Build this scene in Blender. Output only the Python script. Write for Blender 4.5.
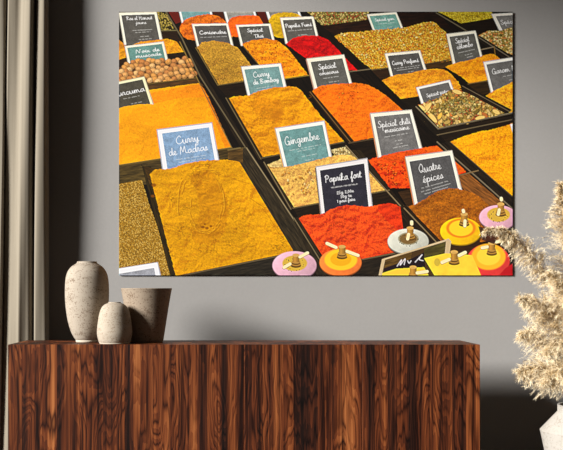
import bpy, bmesh, math, random
import numpy as np
from mathutils import Vector, Matrix, Quaternion

S = bpy.context.scene
COL = S.collection
for o in list(bpy.data.objects): bpy.data.objects.remove(o, do_unlink=True)

# ---------------------------------------------------------------- camera, world, sun, exposure
FPX, VX, VY = 975.0, 235.0, 292.0           # focal length and principal point, in pixels of a 563 x 450 frame
CAM_Y, CAM_Z = -5.75, 1.05
cd = bpy.data.cameras.new('camera'); cam = bpy.data.objects.new('camera', cd); COL.objects.link(cam)
cam.location = (0, CAM_Y, CAM_Z); cam.rotation_euler = (math.pi/2, 0, 0)
cd.sensor_width = 36; cd.lens = FPX*36/563
cd.shift_x = (281.5-VX)/563; cd.shift_y = (VY-225)/563
cd.clip_start = .05; cd.clip_end = 60
S.camera = cam
S.view_settings.view_transform = 'Standard'; S.view_settings.look = 'None'
S.view_settings.exposure = 0.0; S.view_settings.gamma = 1.0; S.view_settings.use_curve_mapping = False

W = bpy.data.worlds.new('world'); S.world = W; W.use_nodes = True
W.node_tree.nodes['Background'].inputs[0].default_value = (1.0, .86, .72, 1)
W.node_tree.nodes['Background'].inputs[1].default_value = .06

SUN_DIR = Vector((1.68, 1.0, -.74))         # daylight through the tall window in the left wall
ld = bpy.data.lights.new('window_daylight', 'SUN'); ld.energy = 9.9; ld.angle = math.radians(16.5); ld.color = (1.0, .972, .935)
lo = bpy.data.objects.new('window_daylight', ld); COL.objects.link(lo)
lo.rotation_euler = SUN_DIR.to_track_quat('-Z', 'Y').to_euler(); lo.location = (-4, -3, 4)

def at(px, py, d):                          # a point at distance d in front of the camera
    return Vector(((px-VX)*d/FPX, CAM_Y+d, CAM_Z-(py-VY)*d/FPX))

# ---------------------------------------------------------------- helpers
def tag(o, label=None, cat=None, group=None, kind=None):
    if label: o['label'] = label
    if cat: o['category'] = cat
    if group: o['group'] = group
    if kind: o['kind'] = kind
    return o
def empty(name, loc, label, cat, group=None, rz=0):
    o = bpy.data.objects.new(name, None); COL.objects.link(o); o.location = loc; o.rotation_euler.z = rz
    o.empty_display_size = .1
    return tag(o, label, cat, group)
def link(name, me, mat, parent=None, smooth=False):
    o = bpy.data.objects.new(name, me); COL.objects.link(o)
    if mat and not me.materials: me.materials.append(mat)
    if parent: o.parent = parent
    if smooth: me.polygons.foreach_set('use_smooth', [True]*len(me.polygons))
    return o
def mesh(name, V, F):
    me = bpy.data.meshes.new(name); me.from_pydata([tuple(v) for v in V], [], F); me.update(); return me
def bevel_box(name, lo_, hi_, mat, parent=None, bev=.002, seg=2):
    bm = bmesh.new(); bmesh.ops.create_cube(bm, size=1)
    for v in bm.verts: v.co = Vector([lo_[i] if v.co[i] < 0 else hi_[i] for i in range(3)])
    if bev: bmesh.ops.bevel(bm, geom=list(bm.edges), offset=bev, segments=seg, affect='EDGES', profile=.7)
    me = bpy.data.meshes.new(name); bm.to_mesh(me); bm.free(); return link(name, me, mat, parent)
def lathe(prof, n=72, wob=0.0, seed=0):
    """prof: (radius, z) from inside bottom round the lip to outside bottom; a radius of 0 closes the surface"""
    V, F, rings = [], [], []
    rnd = random.Random(seed); ph = [rnd.uniform(0, 6.28) for _ in range(3)]
    for r, z in prof:
        if r < 1e-6: V.append((0, 0, z)); rings.append([len(V)-1])
        else:
            b = len(V)
            for k in range(n):
                a = 2*math.pi*k/n; q = r*(1+wob*(math.sin(2*a+ph[0])+.6*math.sin(3*a+ph[1]+z*9)))
                V.append((q*math.cos(a), q*math.sin(a), z))
            rings.append(list(range(b, b+n)))
    for A, B in zip(rings[:-1], rings[1:]):
        if len(A) == 1 and len(B) == 1: continue
        for k in range(n):
            k2 = (k+1) % n
            if len(A) == 1: F.append((A[0], B[k2], B[k]))
            elif len(B) == 1: F.append((A[k], A[k2], B[0]))
            else: F.append((A[k], A[k2], B[k2], B[k]))
    return V, F
def curve_pts(pts, n=10):
    P = [Vector(p) for p in pts]; out = []; m = len(P)
    for i in range(m-1):
        p0, p1, p2, p3 = P[max(i-1, 0)], P[i], P[i+1], P[min(i+2, m-1)]
        for k in range(n):
            t = k/n
            out.append(.5*((2*p1)+(p2-p0)*t+(2*p0-5*p1+4*p2-p3)*t*t+(3*p1-p0-3*p2+p3)*t**3))
    out.append(P[-1].copy()); return out
def tube(pts, r0, r1, n=7):
    V, F = [], []; m = len(pts)
    for i, p in enumerate(pts):
        t = (pts[min(i+1, m-1)]-pts[max(i-1, 0)]).normalized()
        a = t.orthogonal().normalized(); b = t.cross(a); r = r0+(r1-r0)*i/(m-1)
        for k in range(n):
            q = 2*math.pi*k/n; V.append(p+a*math.cos(q)*r+b*math.sin(q)*r)
    for i in range(m-1):
        for k in range(n): F.append((i*n+k, i*n+(k+1) % n, (i+1)*n+(k+1) % n, (i+1)*n+k))
    F.append(tuple(range(n-1, -1, -1))); F.append(tuple(range((m-1)*n, m*n))); return V, F

# ---------------------------------------------------------------- materials
def srgb(r, g, b):
    f = lambda c: (c/255/12.92) if c/255 <= .04045 else ((c/255+.055)/1.055)**2.4
    return (f(r), f(g), f(b), 1)
class Nodes:
    def __init__(s, name):
        s.m = bpy.data.materials.new(name); s.m.use_nodes = True; s.t = s.m.node_tree
        s.b = s.t.nodes['Principled BSDF']
    def n(s, typ, **k):
        x = s.t.nodes.new(typ)
        for a, v in k.items():
            if a.startswith('i_'): x.inputs[a[2:].replace('_', ' ')].default_value = v
            else: setattr(x, a, v)
        return x
    def l(s, a, b): s.t.links.new(a, b)
    def coord(s, scale=(1, 1, 1), out='Object'):
        c = s.n('ShaderNodeTexCoord'); m = s.n('ShaderNodeMapping'); m.inputs['Scale'].default_value = scale
        s.l(c.outputs[out], m.inputs['Vector']); return m.outputs[0]
    def noise(s, vec, scale, detail=4, rough=.55, dist=0):
        x = s.n('ShaderNodeTexNoise'); x.inputs['Scale'].default_value = scale; x.inputs['Detail'].default_value = detail
        x.inputs['Roughness'].default_value = rough; x.inputs['Distortion'].default_value = dist; s.l(vec, x.inputs['Vector']); return x.outputs['Fac']
    def ramp(s, fac, stops):
        r = s.n('ShaderNodeValToRGB'); e = r.color_ramp.elements
        while len(e) < len(stops): e.new(.5)
        for q, (p, c) in zip(e, stops): q.position = p; q.color = c
        s.l(fac, r.inputs[0]); return r.outputs[0]
    def math(s, op, a, b=None, c=None):
        x = s.n('ShaderNodeMath', operation=op)
        for i, v in enumerate((a, b, c)):
            if v is None: continue
            if isinstance(v, (int, float)): x.inputs[i].default_value = v
            else: s.l(v, x.inputs[i])
        return x.outputs[0]
    def mix(s, fac, a, b, typ='MIX'):
        x = s.n('ShaderNodeMix', data_type='RGBA', blend_type=typ)
        for k, v in ((0, fac), (6, a), (7, b)):
            if isinstance(v, (int, float, tuple)): x.inputs[k].default_value = v
            else: s.l(v, x.inputs[k])
        return x.outputs[2]
    def bump(s, h, strength, dist):
        x = s.n('ShaderNodeBump'); x.inputs['Strength'].default_value = strength; x.inputs['Distance'].default_value = dist
        s.l(h, x.inputs['Height']); s.l(x.outputs[0], s.b.inputs['Normal'])
    def out(s, col, rough=.8, spec=.3):
        if isinstance(col, tuple): s.b.inputs['Base Color'].default_value = col
        else: s.l(col, s.b.inputs['Base Color'])
        if isinstance(rough, (int, float)): s.b.inputs['Roughness'].default_value = rough
        else: s.l(rough, s.b.inputs['Roughness'])
        s.b.inputs['Specular IOR Level'].default_value = spec
        return s.m
def mat_plaster(name, c1, c2):
    N = Nodes(name); v = N.coord()
    big = N.noise(v, 1.3, 5, .6); fine = N.noise(v, 55, 3, .6)
    col = N.mix(N.math('MULTIPLY_ADD', fine, .35, N.math('MULTIPLY', big, .65)), c1, c2)
    N.bump(N.math('ADD', N.math('MULTIPLY', fine, .3), N.noise(v, 9, 4)), .18, .004)
    return N.out(col, .9, .15)
def mat_rosewood(name, lift=1.0):
    """book-matched rosewood veneer: contour grain per strip, strip offset in the 'strip' attribute"""
    N = Nodes(name)
    at_ = N.n('ShaderNodeAttribute', attribute_name='strip'); off = at_.outputs['Vector']
    c = N.n('ShaderNodeTexCoord'); ad = N.n('ShaderNodeVectorMath', operation='ADD')
    N.l(c.outputs['Object'], ad.inputs[0]); N.l(off, ad.inputs[1])
    def mp(sc):
        m = N.n('ShaderNodeMapping'); m.inputs['Scale'].default_value = sc; N.l(ad.outputs[0], m.inputs['Vector']); return m.outputs[0]
    warp = N.n('ShaderNodeTexNoise'); warp.inputs['Scale'].default_value = 1.0; warp.inputs['Detail'].default_value = 2
    N.l(mp((11, 11, 2.2)), warp.inputs['Vector'])
    wv = N.n('ShaderNodeVectorMath', operation='MULTIPLY_ADD'); N.l(warp.outputs['Color'], wv.inputs[0]); wv.inputs[1].default_value = (.75, .3, .75); N.l(mp((8.5, 0, 1.5)), wv.inputs[2])
    vo = N.n('ShaderNodeTexVoronoi', feature='SMOOTH_F1'); vo.inputs['Scale'].default_value = 1.0; vo.inputs['Smoothness'].default_value = .55; N.l(wv.outputs[0], vo.inputs['Vector'])
    wob = N.noise(mp((60, 60, 2.2)), 1.0, 2, .5)
    h = N.math('MULTIPLY_ADD', wob, .12, vo.outputs['Distance'])
    rings = N.math('FRACT', N.math('MULTIPLY', h, 9.5))
    thin = N.ramp(N.math('ABSOLUTE', N.math('MULTIPLY_ADD', rings, 2.0, -1.0)), [(.0, (0, 0, 0, 1)), (.42, (1, 1, 1, 1))])
    fib = N.noise(mp((330, 330, 4)), 1.0, 4, .65)
    streak = N.noise(mp((70, 70, .8)), 1.0, 3, .6)
    tone = N.noise(mp((9, 9, .35)), 1.0, 2, .5)
    t = N.math('ADD', N.math('MULTIPLY', rings, .16), N.math('ADD', N.math('MULTIPLY', fib, .30), N.math('ADD', N.math('MULTIPLY', streak, 1.05), N.math('MULTIPLY_ADD', tone, 1.6, -1.16))))
    k = lift
    L = lambda r, g, b: tuple([x*k for x in srgb(r, g, b)[:3]])+(1,)
    col = N.ramp(t, [(0.06, L(30, 14, 9)), (.26, L(70, 33, 18)), (.46, L(116, 57, 28)), (.64, L(156, 86, 44)), (.90, L(204, 126, 70))])
    dark = N.ramp(N.noise(mp((26, 26, .7)), 1.0, 3, .6, .2), [(.55, (1, 1, 1, 1)), (.64, (.16, .12, .10, 1))])
    col = N.mix(1.0, col, dark, 'MULTIPLY')
    msk = N.ramp(N.noise(mp((9, 9, .8)), 1.0, 2, .5), [(.36, (.2, .2, .2, 1)), (.52, (1, 1, 1, 1))])
    line = N.mix(msk, (1, 1, 1, 1), N.mix(thin, (.14, .09, .07, 1), (1.12, 1.12, 1.12, 1)))
    col = N.mix(1.0, col, line, 'MULTIPLY')
    N.bump(fib, .06, .001)
    return N.out(col, N.math('MULTIPLY_ADD', fib, .2, .40), .2)
def mat_stoneware(name, c1, c2, wear, scale=1.0):
    N = Nodes(name); v = N.coord(); vs = N.coord((1, 1, 5))
    big = N.noise(v, 9*scale, 4, .6); band = N.noise(vs, 14*scale, 4, .65)
    col = N.mix(N.math('MULTIPLY_ADD', band, .6, N.math('MULTIPLY', big, .4)), c1, c2)
    sp = N.ramp(N.math('MULTIPLY', N.noise(v, 130*scale, 3, .7), N.math('ADD', N.noise(N.coord((1, 1, 2.6)), 16*scale, 4, .7), .42)), [(.50, (0, 0, 0, 1)), (.60, (1, 1, 1, 1))])
    x = N.n('ShaderNodeSeparateColor'); N.l(sp, x.inputs[0])
    col = N.mix(N.math('MULTIPLY', x.outputs[0], .75), col, wear)
    N.bump(N.math('ADD', band, N.math('MULTIPLY', x.outputs[0], -.6)), .25, .003)
    return N.out(col, .8, .25)
def mat_linen(name, c1, c2):
    N = Nodes(name); v1 = N.coord((900, 900, 60)); v2 = N.coord((60, 60, 900)); 
    a = N.noise(v1, 1, 2, .6); b = N.noise(v2, 1, 2, .6); s = N.math('ADD', N.math('MULTIPLY', a, .5), N.math('MULTIPLY', b, .5))
    sl = N.noise(N.coord((160, 160, 3)), 1, 3, .6)
    col = N.mix(N.math('MULTIPLY_ADD', sl, .5, N.math('MULTIPLY', s, .5)), c1, c2)
    N.bump(s, .25, .001)
    m = N.out(col, .95, .1); N.b.inputs['Sheen Weight'].default_value = .15
    return m
def mat_plain(name, c, rough=.7, spec=.3, var=.15, scale=30):
    N = Nodes(name); f = N.noise(N.coord(), scale, 3, .6)
    d = tuple(x*(1-var) for x in c[:3])+(1,)
    return N.out(N.mix(f, d, c), rough, spec)
def mat_ink():
    """printed canvas: ink colours from the sheet, over a fine canvas weave"""
    N = Nodes('printed_canvas_ink'); a = N.n('ShaderNodeAttribute', attribute_name='ink')
    w1 = N.noise(N.coord((1400, 1, 260)), 1, 2); w2 = N.noise(N.coord((260, 1, 1400)), 1, 2)
    w = N.math('ADD', N.math('MULTIPLY', w1, .5), N.math('MULTIPLY', w2, .5))
    g = N.ramp(w, [(.2, (.93, .93, .93, 1)), (.8, (1, 1, 1, 1))])
    N.bump(w, .05, .0006)
    return N.out(N.mix(1.0, a.outputs['Color'], g, 'MULTIPLY'), .75, .12)
# ---------------------------------------------------------------- the printed picture (flat ink on the canvas)
# Everything below paints ink on one flat sheet; units are picture units, 393.5 wide and 263.5 high.
PX0, PY0, PW, PH, PS = 119.0, 11.75, 393.5, 263.5, 4
def _hash(ix, iy, seed):
    n = (ix.astype(np.int64)*374761393 + iy.astype(np.int64)*668265263 + seed*974634777) & 0xffffffff
    n = ((n ^ (n >> 13))*1274126177) & 0xffffffff
    return ((n ^ (n >> 16)) & 0xffff)/65535.0
def vnoise(x, y, seed=0):
    ix, iy = np.floor(x), np.floor(y)
    fx, fy = x-ix, y-iy
    fx, fy = fx*fx*(3-2*fx), fy*fy*(3-2*fy)
    a, b = _hash(ix, iy, seed), _hash(ix+1, iy, seed)
    c, d = _hash(ix, iy+1, seed), _hash(ix+1, iy+1, seed)
    return (a*(1-fx)+b*fx)*(1-fy) + (c*(1-fx)+d*fx)*fy
def fbm(x, y, seed=0, octv=4):
    s = np.zeros_like(x); a = .5; t = 0
    for k in range(octv):
        s = s + a*vnoise(x, y, seed+k*17); t += a
        x, y, a = x*2.03+3.1, y*2.03+7.7, a*.55
    return s/t
def smooth_path(pts, closed=False, n=8):
    P = [np.array(p, float) for p in pts]; out = []; m = len(P)
    for i in range(m if closed else m-1):
        if closed: p0, p1, p2, p3 = P[(i-1) % m], P[i], P[(i+1) % m], P[(i+2) % m]
        else: p0, p1, p2, p3 = P[max(i-1, 0)], P[i], P[i+1], P[min(i+2, m-1)]
        for k in range(n):
            t = k/n
            out.append(.5*((2*p1)+(-p0+p2)*t+(2*p0-5*p1+4*p2-p3)*t*t+(-p0+3*p1-3*p2+p3)*t**3))
    if not closed: out.append(P[-1])
    return out
class Sheet:
    def __init__(s):
        s.W, s.H = int(PW*PS), int(PH*PS)
        s.a = np.zeros((s.H, s.W, 3), np.float32)
    def box(s, x0, y0, x1, y1):
        i0 = max(int((x0-PX0)*PS)-2, 0); i1 = min(int((x1-PX0)*PS)+3, s.W)
        j0 = max(int((y0-PY0)*PS)-2, 0); j1 = min(int((y1-PY0)*PS)+3, s.H)
        if i1 <= i0 or j1 <= j0: return None
        X, Y = np.meshgrid(PX0+(np.arange(i0, i1)+.5)/PS, PY0+(np.arange(j0, j1)+.5)/PS)
        return (slice(j0, j1), slice(i0, i1)), X, Y
    def blend(s, sl, col, m):
        s.a[sl] = s.a[sl]*(1-m[..., None]) + col*m[..., None]
    def inside(s, pts, X, Y):
        m = np.zeros(X.shape, bool); n = len(pts)
        for i in range(n):
            x1, y1 = pts[i]; x2, y2 = pts[(i+1) % n]
            if y1 == y2: continue
            c = ((Y >= min(y1, y2)) & (Y < max(y1, y2)))
            m ^= c & (X < (x2-x1)*(Y-y1)/(y2-y1)+x1)
        return m
    def poly(s, pts, col, alpha=1.0, curved=False, rough=0.0, seed=1):
        if curved: pts = smooth_path(pts, True)
        xs = [p[0] for p in pts]; ys = [p[1] for p in pts]
        b = s.box(min(xs)-3, min(ys)-3, max(xs)+3, max(ys)+3)
        if b is None: return
        sl, X, Y = b
        if rough:
            XX = X+(fbm(X*.55, Y*.55, seed, 3)-.5)*rough*2; YY = Y+(fbm(X*.55, Y*.55, seed+50, 3)-.5)*rough*2
        else: XX, YY = X, Y
        m = s.inside(pts, XX, YY).astype(np.float32)*alpha
        c = col(X, Y) if callable(col) else np.array(col, np.float32)
        s.blend(sl, c, m)
    def ellipse(s, cx, cy, rx, ry, col, alpha=1.0, rot=0.0, soft=0.15):
        R = max(rx, ry)+1
        b = s.box(cx-R, cy-R, cx+R, cy+R)
        if b is None: return
        sl, X, Y = b; c, q = math.cos(rot), math.sin(rot)
        u = ((X-cx)*c+(Y-cy)*q)/rx; v = (-(X-cx)*q+(Y-cy)*c)/ry
        d = np.sqrt(u*u+v*v)
        m = np.clip((1-d)/max(soft, 1e-3)+.5, 0, 1)*alpha
        s.blend(sl, col(X, Y) if callable(col) else np.array(col, np.float32), m)
    def line(s, pts, w, col, alpha=1.0, curved=False):
        if curved: pts = smooth_path(pts, False, 5)
        xs = [p[0] for p in pts]; ys = [p[1] for p in pts]
        b = s.box(min(xs)-w-1, min(ys)-w-1, max(xs)+w+1, max(ys)+w+1)
        if b is None: return
        sl, X, Y = b; d = np.full(X.shape, 1e9)
        for (x1, y1), (x2, y2) in zip(pts[:-1], pts[1:]):
            dx, dy = x2-x1, y2-y1; L = dx*dx+dy*dy
            t = np.clip(((X-x1)*dx+(Y-y1)*dy)/L, 0, 1) if L > 1e-9 else 0
            d = np.minimum(d, np.hypot(X-x1-t*dx, Y-y1-t*dy))
        m = np.clip((w/2-d)*PS+.5, 0, 1)*alpha
        s.blend(sl, np.array(col, np.float32), m)
def powder(c, relief=.18, grain=.12, scale=.09, seed=3, warm=.0, crack=.25):
    """heaped ground spice: soft lumps, fine grain, small dark furrows"""
    c = np.array(c, np.float32)
    def f(X, Y):
        h = lambda x, y: fbm(x*scale+fbm(x*.05, y*.05, seed+9, 2)*2, y*scale*1.3, seed, 4)
        sh = (h(X, Y)-h(X+1.2, Y+1.6))*6
        g = fbm(X*1.1, Y*1.1, seed+31, 2)-.5
        g2 = vnoise(X*2.3, Y*2.3, seed+63)-.5
        k = 1+.62*relief*np.clip(sh, -1.2, 1.2)+grain*(g*1.5+g2*1.1)+(fbm(X*.03, Y*.03, seed+5, 2)-.5)*.2
        cr = np.clip(1-np.abs(fbm(X*scale*1.7, Y*scale*2.2, seed+77, 3)-.5)*28, 0, 1)*np.clip(fbm(X*.06, Y*.06, seed+88, 2)*3-1.3, 0, 1)
        k = k*(1-crack*cr)
        out = c[None, None, :]*k[..., None]
        out[..., 1] *= (1-warm*np.clip(-sh, 0, 1))
        return out
    return f
def seeds(cols, size=1.2, seed=5, dark=.55):
    """loose mixed seeds and chopped herbs: a jumble of little cells in several colours"""
    C = np.array(cols, np.float32)
    def f(X, Y):
        gx, gy = X/size, Y/size; ix, iy = np.floor(gx), np.floor(gy)
        best = np.full(X.shape, 9.); idx = np.zeros(X.shape)
        for dx in (-1, 0, 1):
            for dy in (-1, 0, 1):
                jx, jy = ix+dx, iy+dy
                px, py = jx+_hash(jx, jy, seed), jy+_hash(jx, jy, seed+1)
                an = _hash(jx, jy, seed+3)*3.14; ca, sa = np.cos(an), np.sin(an)
                u = (gx-px)*ca+(gy-py)*sa; v = -(gx-px)*sa+(gy-py)*ca
                d = np.hypot(u*.75, v*1.25)
                n = d < best; best = np.where(n, d, best); idx = np.where(n, _hash(jx, jy, seed+2), idx)
        k = 1.15-dark*np.clip(best-.15, 0, 1)*1.3
        return C[np.clip((idx*len(C)).astype(int), 0, len(C)-1)]*k[..., None]
    return f
def wood(c, ang=0.0, seed=4, amt=.35):
    c = np.array(c, np.float32)
    def f(X, Y):
        ca, sa = math.cos(ang), math.sin(ang); u, v = X*ca+Y*sa, -X*sa+Y*ca
        return .66*c*(1+amt*2*(fbm(u*.12, v*.9, seed, 3)-.5))[..., None]
    return f
# --- a single stroke handwriting: x height 1, ascender 2, descender -1
GL = {
 'a': (1.1, [[(.85, .85), (.5, 1), (.1, .5), (.35, 0), (.75, .45), (.85, 1), (.85, .25), (1.1, .05)]]),
 'b': (.95, [[(0, .2), (.4, 1.4), (.4, 2), (.18, 1.7), (.15, .3), (.45, 0), (.78, .4), (.6, .9), (.95, .75)]]),
 'c': (.85, [[(.7, .8), (.45, 1), (.1, .5), (.38, 0), (.85, .2)]]),
 'd': (1.1, [[(.8, .85), (.45, 1), (.1, .5), (.35, 0), (.75, .5), (.95, 2), (.85, .25), (1.1, .05)]]),
 'e': (.85, [[(0, .2), (.45, .45), (.6, .8), (.38, 1), (.12, .5), (.38, 0), (.85, .2)]]),
 'f': (.75, [[(0, .2), (.5, 1.3), (.6, 1.9), (.38, 1.8), (.3, .4), (.22, -.8), (.48, -.6), (.35, .05), (.75, .25)]]),
 'g': (1.0, [[(.8, .85), (.45, 1), (.1, .5), (.35, .1), (.75, .55), (.82, 1), (.7, -.6), (.35, -.9), (.25, -.5), (1, .2)]]),
 'h': (1.05, [[(0, .2), (.45, 1.5), (.4, 2), (.18, 1.6), (.15, 0), (.3, .7), (.6, 1), (.7, .6), (.75, .1), (1.05, .15)]]),
 'i': (.5, [[(0, .2), (.22, 1), (.22, .2), (.5, .1)], [(.3, 1.45), (.34, 1.5)]]),
 'j': (.5, [[(0, .2), (.3, 1), (.2, -.6), (-.1, -.8), (.5, .15)], [(.35, 1.45), (.39, 1.5)]]),
 'k': (1.0, [[(0, .2), (.45, 1.5), (.4, 2), (.18, 1.6), (.15, 0)], [(.65, 1), (.2, .45), (.6, .1), (1, .15)]]),
 'l': (.6, [[(0, .2), (.42, 1.5), (.36, 2), (.16, 1.6), (.2, .2), (.6, .15)]]),
 'm': (1.5, [[(0, .3), (.15, 1), (.18, 0), (.3, .8), (.5, 1), (.6, .6), (.62, 0), (.75, .8), (.95, 1), (1.08, .6), (1.15, .1), (1.5, .15)]]),
 'n': (1.1, [[(0, .3), (.15, 1), (.18, 0), (.32, .8), (.55, 1), (.68, .6), (.75, .1), (1.1, .15)]]),
 'o': (.95, [[(.5, 1), (.1, .5), (.4, 0), (.75, .5), (.45, 1), (.95, .8)]]),
 'p': (1.0, [[(0, .3), (.2, 1), (.12, -1)], [(.15, .4), (.45, 1), (.8, .6), (.5, .05), (.2, .2)], [(.6, .1), (1, .2)]]),
 'q': (1.0, [[(.8, .85), (.45, 1), (.1, .5), (.35, .1), (.75, .55), (.82, 1), (.7, -1), (1, -.6)]]),
 'r': (.75, [[(0, .2), (.2, 1.05), (.5, .85), (.42, .2), (.75, .15)]]),
 's': (.7, [[(0, .2), (.4, 1.05), (.5, .4), (.25, 0), (.05, .15)], [(.35, .05), (.7, .2)]]),
 't': (.65, [[(0, .2), (.35, 1.7), (.25, .25), (.65, .15)], [(.05, 1.1), (.6, 1.2)]]),
 'u': (1.1, [[(0, .4), (.15, 1), (.2, .15), (.5, 0), (.75, .6), (.8, 1), (.82, .2), (1.1, .1)]]),
 'v': (.9, [[(0, .6), (.15, 1), (.35, 0), (.65, 1), (.9, .85)]]),
 'x': (.85, [[(.05, 1), (.6, .05), (.85, .2)], [(.65, 1), (.05, 0)]]),
 'y': (1.0, [[(0, .4), (.15, 1), (.25, .2), (.5, .1), (.78, 1), (.65, -.6), (.3, -.9), (.25, -.5), (1, .2)]]),
 'z': (.8, [[(.05, .95), (.65, .95), (.1, .05), (.8, .1)]]),
 'B': (1.4, [[(.25, 1.9), (.2, 0)], [(0, 1.7), (.6, 2), (1, 1.6), (.35, 1.05), (1.1, .6), (.6, 0), (.1, .15)]]),
 'C': (1.4, [[(1.15, 1.6), (.9, 2), (.25, 1.3), (.2, .4), (.7, 0), (1.4, .4)]]),
 'F': (1.2, [[(.35, 1.9), (.25, 0)], [(0, 1.8), (1.2, 2)], [(.3, 1.05), (.9, 1.1)]]),
 'G': (1.5, [[(1.15, 1.6), (.85, 2), (.2, 1.2), (.25, .2), (.8, 0), (1.15, .7), (.8, .8), (1.2, .75), (1.1, -.1), (1.5, .2)]]),
 'H': (1.5, [[(.25, 2), (.2, 0)], [(1.1, 2), (1.05, 0), (1.4, .1)], [(.1, 1), (1.2, 1.1)]]),
 'M': (1.9, [[(.1, 0), (.4, 2), (.75, .5), (1.25, 2), (1.4, .3), (1.9, .15)]]),
 'N': (1.6, [[(.1, 0), (.35, 2), (1, .1), (1.25, 2)], [(1.25, 2), (1.5, 1.9)]]),
 'P': (1.2, [[(.3, 1.9), (.15, 0)], [(0, 1.6), (.6, 2), (1.1, 1.5), (.7, .95), (.25, 1)]]),
 'Q': (1.5, [[(.8, 2), (.15, 1.1), (.5, .1), (1.15, .7), (1.05, 1.8), (.65, 1.95)], [(.65, .5), (1.5, 0)]]),
 'R': (1.4, [[(.3, 1.9), (.2, 0)], [(0, 1.6), (.6, 2), (1.05, 1.5), (.3, 1), (.8, .4), (1.4, .1)]]),
 'S': (1.2, [[(1.05, 1.75), (.7, 2), (.3, 1.5), (.9, .7), (.55, 0), (0, .3)], [(.8, .2), (1.2, .3)]]),
 'T': (1.3, [[(.65, 1.9), (.5, 0), (.8, .1)], [(0, 1.75), (1.3, 2)]]),
 '0': (.9, [[(.4, 1.6), (.1, .8), (.4, 0), (.7, .8), (.4, 1.6)]]),
 '1': (.6, [[(.1, 1.2), (.35, 1.6), (.3, 0)]]),
 '2': (.9, [[(.1, 1.2), (.4, 1.6), (.65, 1.2), (.1, 0), (.8, .05)]]),
 '4': (.9, [[(.5, 1.6), (.05, .6), (.8, .6)], [(.55, 1), (.5, 0)]]),
 '5': (.9, [[(.7, 1.6), (.2, 1.6), (.15, .95), (.6, .8), (.5, .05), (.05, .1)]]),
 ',': (.4, [[(.2, .1), (.1, -.3)]]), ' ': (.7, []),
}
ACC = {'é': 'e', 'è': 'e', 'ï': 'i', 'â': 'a'}
def text_strokes(t):
    x, out = 0.0, []
    for ch in t:
        w, st = GL[ACC.get(ch, ch)]
        for s in st: out.append([(px+x, py) for px, py in s])
        if ch == 'é': out.append([(x+.35, 1.3), (x+.6, 1.65)])
        if ch == 'ï': out.append([(x+.05, 1.4), (x+.1, 1.45)])
        x += w
    return x, out
def scribble(sh, M, u0, u1, v, h, rnd, w=.35, alpha=.55, col=(230, 230, 225)):
    """one line of handwriting too small to be read"""
    x = u0; pts = []; k = 0
    while x < u1:
        if rnd.random() < .12 and len(pts) > 4:
            sh.line([M(*p) for p in pts], w, col, alpha); pts = []; x += .02
        pts.append((x, v+(h if k % 2 else -h)*rnd.uniform(.3, 1))); x += .011; k += 1
    if len(pts) > 1: sh.line([M(*p) for p in pts], w, col, alpha)
def sign(sh, q, face, frame, lines, fw=(.055, .075, .05, .0), rim=(236, 230, 215), ink=(245, 245, 240), small=(), price=None, seed=1, side=None):
    """one slate label in a pale frame; q = its four corners tl, tr, br, bl"""
    tl, tr, br, bl = [np.array(p, float) for p in q]
    def M(u, v):
        p = (tl*(1-u)+tr*u)*(1-v)+(bl*(1-u)+br*u)*v
        return (p[0], p[1])
    rnd = random.Random(seed)
    if side is not None: sh.poly([M(-.035, .01), M(.0, .0), M(.0, 1), M(-.035, 1)], side)
    sh.poly([M(-.012, -.02), M(1.012, -.02), M(1.02, 1), M(-.02, 1)], [c*.72 for c in rim])
    sh.poly([M(0, 0), M(1, 0), M(1, 1), M(0, 1)], rim)
    l, t, r, b = fw
    fc = np.array(face, np.float32)
    if max(face)-min(face) < 9: fc = fc*np.array((1.04, 1.0, .95), np.float32)
    def slate(X, Y): return fc*(1+.28*(fbm(X*.25, Y*.25, seed, 3)-.5)+.14*(vnoise(X*1.3, Y*1.3, seed+4)-.5))[..., None]
    sh.poly([M(l, t), M(1-r, t), M(1-r, 1-b), M(l, 1-b)], slate)
    W = np.linalg.norm(tr-tl); H = np.linalg.norm(bl-tl)
    for (txt, u0, u1, v, hh, lw) in lines:            # u0..u1 is the written width, v the base line, hh the x height
        wd, st = text_strokes(txt)
        for s in st:
            s = smooth_path(s, False, 4) if len(s) > 2 else s
            sh.line([M(u0+(p[0]/wd)*(u1-u0)+.0*p[1], v-.004-p[1]*hh*.9) for p in s], lw*.64, ink, .9)
    for (u0, u1, v) in small: scribble(sh, M, u0, u1, v, .012, rnd)
    return M
def chunks(sh, region, n, cols, smin, smax, seed, elong=2.0, shade=.6):
    """scattered leaf pieces and flakes inside a region"""
    rnd = random.Random(seed); xs = [p[0] for p in region]; ys = [p[1] for p in region]
    k = 0; tries = 0
    while k < n and tries < n*12:
        tries += 1
        x, y = rnd.uniform(min(xs), max(xs)), rnd.uniform(min(ys), max(ys))
        if not sh.inside(region, np.array([[x]]), np.array([[y]]))[0, 0]: continue
        s = rnd.uniform(smin, smax); a = rnd.uniform(0, 3.14); c = np.array(rnd.choice(cols))*rnd.uniform(.85, 1.12)
        sh.ellipse(x+.3, y+.45, s*elong, s, c*.4, .7, a, .4)
        sh.ellipse(x, y, s*elong*.9, s*.85, c, 1, a, .3); k += 1
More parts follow.
